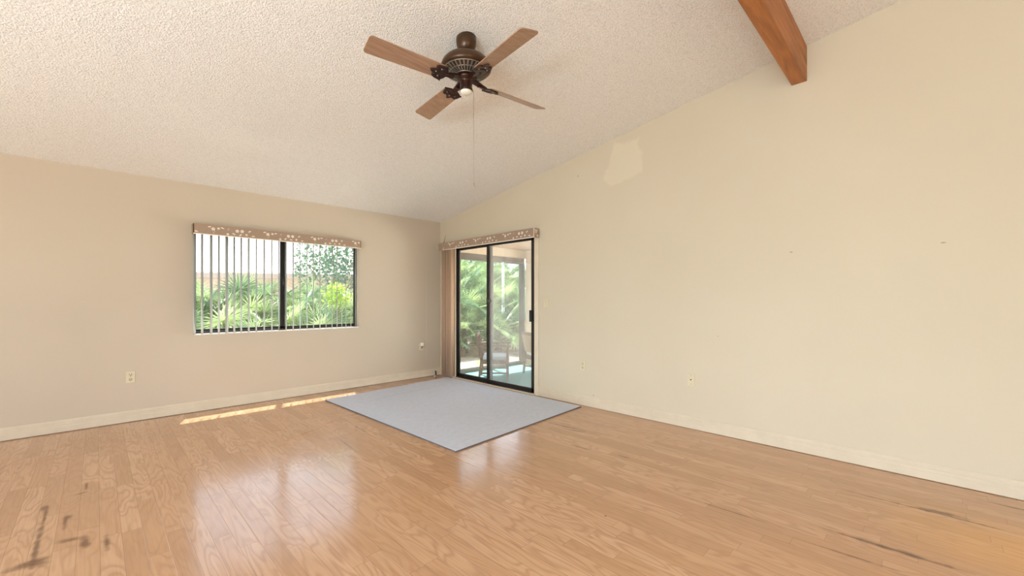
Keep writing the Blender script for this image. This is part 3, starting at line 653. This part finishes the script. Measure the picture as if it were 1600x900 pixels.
# chair facing +X in its own frame
def armchair(loc, rz, label, seat_mat, back_mat, tall=1.0, slung=False):
    c = tag(empty('patio_armchair', loc, rz), label, 'chair')
    W_, D_ = .26, .215
    for sy in (-1, 1):
        m = MB(); m.bar((D_, sy * W_, 0), (D_ - .012, sy * W_, .29 * tall), .034, .040, (0, 1, 0), 0, .040, .046)
        m.bar((D_ - .012, sy * W_, .29 * tall), (D_ + .004, sy * W_, .54 * tall), .038, .040, (0, 1, 0), 0, .032, .034); m.build('leg', M['chair_wood'], c, .004)
        m = MB(); m.bar((-D_ - .03, sy * (W_ - .015), 0), (-D_ + .01, sy * (W_ - .015), .32 * tall), .034, .040, (0, 1, 0))
        m.bar((-D_ + .01, sy * (W_ - .015), .31 * tall), (-D_ - .07, sy * (W_ - .03), .74 * tall), .036, .034, (0, 1, 0), 0, .028, .028); m.build('leg', M['chair_wood'], c, .004)
        m = MB(); m.bar((-D_ - .04, sy * W_, .555 * tall), (D_ + .05, sy * W_, .553 * tall), .058, .026, (0, 0, 1), 0, .066, .024); m.build('armrest', M['chair_wood'], c, .006)
        m = MB(); m.bar((-D_, sy * W_, .12), (D_, sy * W_, .12), .022, .026); m.build('stretcher', M['chair_wood'], c, .003)
    m = MB(); m.box(-D_, D_ + .02, -W_ - .005, -W_ + .025, .265 * tall, .325 * tall); m.box(-D_, D_ + .02, W_ - .025, W_ + .005, .265 * tall, .325 * tall); m.box(D_ - .02, D_ + .02, -W_, W_, .265 * tall, .325 * tall); m.box(-D_, -D_ + .03, -W_, W_, .265 * tall, .325 * tall)
    for k in range(5): m.box(-D_ + .045 + k * .075, -D_ + .095 + k * .075, -W_ + .02, W_ - .02, .305 * tall, .32 * tall)
    m.build('seat_frame', M['chair_wood'], c, .004)
    m = MB(); m.box(-D_ + .03, D_ - .01, -W_ + .03, W_ - .03, .326 * tall, .385 * tall); m.build('seat_cushion', seat_mat, c, .02, seg=3)
    m = MB(); m.bar((-D_ - .066, -W_ + .02, .72 * tall), (-D_ - .066, W_ - .02, .72 * tall), .03, .06, (0, 0, 1)); m.build('top_rail', M['chair_wood'], c, .008)
    if slung:
        m = MB(); n_ = 8; vsn = []
        for i in range(n_ + 1):
            s_ = i / n_; x = -D_ + .0 - .06 * s_; z = (.40 + .30 * s_) * tall
            for j in range(7):
                y = (j / 6 * 2 - 1) * (W_ - .03); b = .03 * (1 - (j / 3 - 1) ** 2); vsn += [(x - b, y, z)]
        n0 = len(vsn); vsn += [(p[0] - .012, p[1], p[2]) for p in vsn]
        fs = [(i * 7 + j, i * 7 + j + 1, (i + 1) * 7 + j + 1, (i + 1) * 7 + j) for i in range(n_) for j in range(6)]
        fs += [tuple(q + n0 for q in f_[::-1]) for f_ in fs]
        m.add(vsn, fs, 0, True); m.build('back_panel', back_mat, c)
    else:
        for k in range(4):
            y = (k - 1.5) * .11; m = MB(); m.bar((-D_ + .005, y, .325 * tall), (-D_ - .064, y, .70 * tall), .05, .014, (0, 1, 0)); m.build('slat', M['chair_wood'], c, .003)
    return c
armchair((.62, -.66, PZ), math.radians(-45), 'weathered wooden armchair with pale blue seat cushion standing behind the glass door', M['cushion'], M['chair_wood'])
armchair((1.415, -1.01, PZ), math.radians(-20), 'wooden armchair with tan fabric back half hidden by the right door edge', M['white_cushion'], M['sling'], .98, True)

# ------------------------------------------------------------------ outdoors
GZ = -.22
g = MB(); N_ = 30; vsn = []
for i in range(N_ + 1):
    for j in range(N_ + 1):
        x = -14 + 34 * i / N_; y = T + .01 + 22 * j / N_; vsn.append((x, y, GZ + .05 * math.sin(x * 1.3) * math.sin(y * .9) * min(1, y * .3)))
g.add(vsn, [(i * (N_ + 1) + j, (i + 1) * (N_ + 1) + j, (i + 1) * (N_ + 1) + j + 1, i * (N_ + 1) + j + 1) for i in range(N_) for j in range(N_)], 0, True)
g.box(T + .3, 20, -12, T + .01, GZ - .2, GZ - .01); g.box(-14, 20, -22, -12, GZ - .2, GZ - .01); g.box(-14, LX - T, -12, T, GZ - .2, GZ - .01)
struct(g.build('ground', M['ground']))
wk = MB(); wk.box(PX1 + .3, 6.5, -6, T - .2, GZ - .05, GZ + .06); wk.box(-8, 0, T, 1.25, GZ - .05, GZ + .06); struct(wk.build('unseen_bounce_slab', M['bounce_slab'], bevel=.01))  # unseen pale slabs added to bounce sunlight through window and door

# neighbour's house
nh = tag(empty('house', (-.61, 9.96, GZ), math.radians(-27.8)), 'beige neighbouring house with wide pale shingle roof behind the palmetto hedge', 'house')
NH = lambda mb, name, mat: mb.build(name, mat, nh)
EZ = 1.94 - GZ                                                       # underside of the eave, above the house's own base
m = MB(); m.box(-9, 4.2, .7, 6.5, 0, EZ + .1); NH(m, 'wall', M['house'])
m = MB(); m.prism([(.02, EZ + .09), (6, EZ + 3.1), (6, EZ + 3.25), (-.04, EZ + .18)], -9.6, 4.8, lambda y, z, x: (x, y, z)); NH(m, 'roof', M['roof'])
m = MB(); m.box(-9.6, 4.8, -.02, .03, EZ, EZ + .17); m.box(-9.6, 4.8, .03, .7, EZ + .02, EZ + .05); NH(m, 'fascia', M['fascia'])
m = MB(); m.box(-.3, .7, .67, .73, .95, 2.0); wn_ = NH(m, 'window', M['fascia']); m = MB(); m.box(-.22, .62, .655, .67, 1.03, 1.92); m.build('pane', M['glass'], wn_)

# palmettos: fan fronds on long stems
def frond_mesh(seed, nleaf, L, pet, name, mat):
    R_ = random.Random(seed); m = MB()
    pts = [Vector((0, .10 * (s_ / 6) ** 2 * pet, s_ / 6 * pet)) for s_ in range(7)]
    m.tube(pts, [.009 - .0008 * k for k in range(7)], 5)
    tip = pts[-1]; ax = Vector((0, .45, .9)).normalized(); side = Vector((1, 0, 0)); nrm = ax.cross(side)
    for k in range(nleaf):
        a = math.radians(-125 + 250 * k / (nleaf - 1) + R_.uniform(-3, 3)); Lk = L * (1 - .30 * abs(a) / 2.2) * R_.uniform(.88, 1.08)
        d = (ax * math.cos(a) + side * math.sin(a)).normalized(); per = d.cross(nrm).normalized(); wd = .0120 * L / .5
        droop = Vector((0, 0, -1)); fold = nrm * (-.012 * L / .5)
        stations = []
        for q, wq in ((0, .30), (.35, 1.0), (.7, .7), (1, .05)):
            c0 = tip + d * Lk * q + nrm * (.06 * L * q * (1 - q)) + droop * (.10 * L * q ** 2.2)
            stations.append((c0 - per * wd * wq, c0 + fold * wq, c0 + per * wd * wq))
        vs_ = [p for st_ in stations for p in st_]; fs_ = []
        for i in range(3):
            fs_ += [(i * 3, i * 3 + 1, i * 3 + 4, i * 3 + 3), (i * 3 + 1, i * 3 + 2, i * 3 + 5, i * 3 + 4)]
        m.add(vs_, fs_, 0, False)
    o = m.build(name, mat); return o
fr_protos = [frond_mesh(s_, 25, .42 + .04 * (s_ % 3), .74 + .12 * (s_ % 2), 'frond', M['palm']) for s_ in range(4)]
dry_proto = frond_mesh(11, 20, .45, .5, 'dry_frond', M['palm_dry'])
protos = fr_protos + [dry_proto]
data = [p.data for p in protos]
for p in protos: bpy.data.objects.remove(p)
def palmetto(x, y, sc_, nf, label, group, dry=2, rise=0.0, seed=0):
    R_ = random.Random(seed); gz = GZ
    root = tag(empty('palmetto', (x, y, gz)), label, 'palm', group)
    m = MB(); m.tube([(0, 0, -.03), (.02, .02, .10 + rise * .5), (.0, .03, .18 + rise)], [.10, .08, .06], 8); m.build('trunk', M['bark'], root)
    for k in range(nf + dry):
        isd = k >= nf; me = data[4] if isd else data[R_.randrange(4)]
        o = bpy.data.objects.new('dry_frond' if isd else 'frond', me); COL.objects.link(o); o.parent = root
        az = k * 2.39996 + R_.uniform(-.3, .3)
        tilt = math.radians(R_.uniform(85, 120)) if isd else math.radians(4 + 74 * ((k + .5) / nf) ** .85 + R_.uniform(-6, 6))
        s_ = sc_ * R_.uniform(.85, 1.12)
        o.matrix_local = Matrix.Translation((0, .02, .14 + rise)) @ Matrix.Rotation(az, 4, 'Z') @ Matrix.Rotation(tilt, 4, 'Y') @ Matrix.Rotation(R_.uniform(-1.1, 1.1) - math.pi / 2, 4, 'Z') @ Matrix.Scale(s_, 4)
GW, GD = 'palmettos in the hedge outside the window', 'palmettos outside the sliding door'
sd = 1
win_rows = [(2.0, [-3.3, -2.7, -2.0, -1.3, -.6, .1], 1.02, .10), (2.9, [-3.6, -2.9, -2.2, -1.5, -.8, -.1, .6], 1.08, .36), (3.9, [-3.8, -3.1, -2.4, -1.7, -.9], 1.15, .55)]
for (y, xs, s_, rise) in win_rows:
    for x in xs:
        sd += 1; palmetto(x + random.uniform(-.15, .15), y + random.uniform(-.2, .2), s_, 24, 'green palmetto in the dense hedge seen through the wide window', GW, 2, rise, sd)
door_rows = [(2.8, [2.7, 3.35, 4.0, 4.6], 1.0, .08), (3.4, [2.6, 3.2, 3.8, 4.5, 5.1], 1.12, .5), (4.1, [2.9, 3.6, 4.3, 5.0, 5.7], 1.18, .95), (4.8, [3.2, 4.0, 4.8, 5.6, 6.4], 1.22, 1.45)]
for (y, xs, s_, rise) in door_rows:
    for x in xs:
        sd += 1; palmetto(x + random.uniform(-.15, .15), y + random.uniform(-.2, .2), s_, 24, 'green palmetto in the thicket seen through the sliding glass door', GD, 3, rise, sd)

# broad-leaved tree and a lime shrub at the right of the window view
def tree(loc, name, label, cat, crown, nleaf, lsize, mat, trunk_h, seed):
    R_ = random.Random(seed); root = tag(empty(name, loc), label, cat)
    q = min(1, crown[0] / 1.05)
    m = MB(); m.tube([(0, 0, -.03), (.03 * q, .02, trunk_h * .5), (-.02 * q, .03 * q, trunk_h)], [.055 * q, .042 * q, .03 * q], 8)
    for k in range(8):
        a = k * 2.4; z0 = trunk_h * (.72 + .03 * k); z1 = trunk_h + crown[2] * (.1 + .14 * k)
        m.tube([(0, .02 * q, z0), (.45 * crown[0] * math.cos(a), .45 * crown[1] * math.sin(a), (z0 + z1) / 2 + .1 * q), (.75 * crown[0] * math.cos(a), .75 * crown[1] * math.sin(a), z1)], [.02 * q, .013 * q, .006 * q], 6)
    m.build('trunk', M['bark'], root)
    m = MB()
    for k in range(nleaf):
        while True:
            p = Vector((R_.uniform(-1, 1), R_.uniform(-1, 1), R_.uniform(-1, 1)))
            if p.length < 1 and (math.sin(p.x * 7 + 1) + math.sin(p.y * 6) + math.sin(p.z * 8 + 2)) > -.9: break
        c0 = Vector((p.x * crown[0], p.y * crown[1], trunk_h + crown[2] * .7 + p.z * crown[2]))
        d = Vector((R_.uniform(-1, 1), R_.uniform(-1, 1), R_.uniform(-.7, .5))).normalized(); s_ = d.cross(Vector((R_.uniform(-1, 1), R_.uniform(-1, 1), R_.uniform(-1, 1)))).normalized()
        L = lsize * R_.uniform(.7, 1.2); wd = L * .32
        m.add([c0, c0 + d * L * .5 + s_ * wd, c0 + d * L, c0 + d * L * .5 - s_ * wd], [(0, 1, 2, 3)])
    m.build('foliage', mat, root)
tree((.55, 5.6, GZ), 'tree', 'leafy green tree rising above the hedge at the right of the window', 'tree', (1.05, 1.0, 1.25), 2400, .11, M['leaf'], 1.55, 4)
tree((-1.04, 1.62, GZ), 'shrub', 'bright lime green shrub poking out of the hedge right of the window centre', 'shrub', (.24, .2, .2), 300, .085, M['leaf_lime'], 1.40, 9)
tree((6.6, 8.0, GZ), 'tree', 'dense broad-leaved tree behind the palmettos beyond the sliding door', 'tree', (2.6, 1.4, 2.2), 5200, .17, M['leaf'], 1.6, 6)
# tuft of grass on the sandy ground by the porch
R_ = random.Random(3); m = MB()
for k in range(900):
    a = R_.uniform(0, 6.283); r = math.sqrt(R_.random()); x, y = 2.35 + .55 * r * math.cos(a), 1.35 + .32 * r * math.sin(a)
    h = R_.uniform(.04, .10); dx, dy = R_.uniform(-.03, .03), R_.uniform(-.03, .03); b = R_.uniform(0, 3.14); wx, wy = .004 * math.cos(b), .004 * math.sin(b)
    m.add([(x - wx, y - wy, GZ - .02), (x + wx, y + wy, GZ - .02), (x + dx, y + dy, GZ + h)], [(0, 1, 2)])
o = m.build('grass', M['leaf_lime']); o['kind'] = 'stuff'; tag(o, 'patch of short bright grass on the sandy ground outside the door', 'grass')
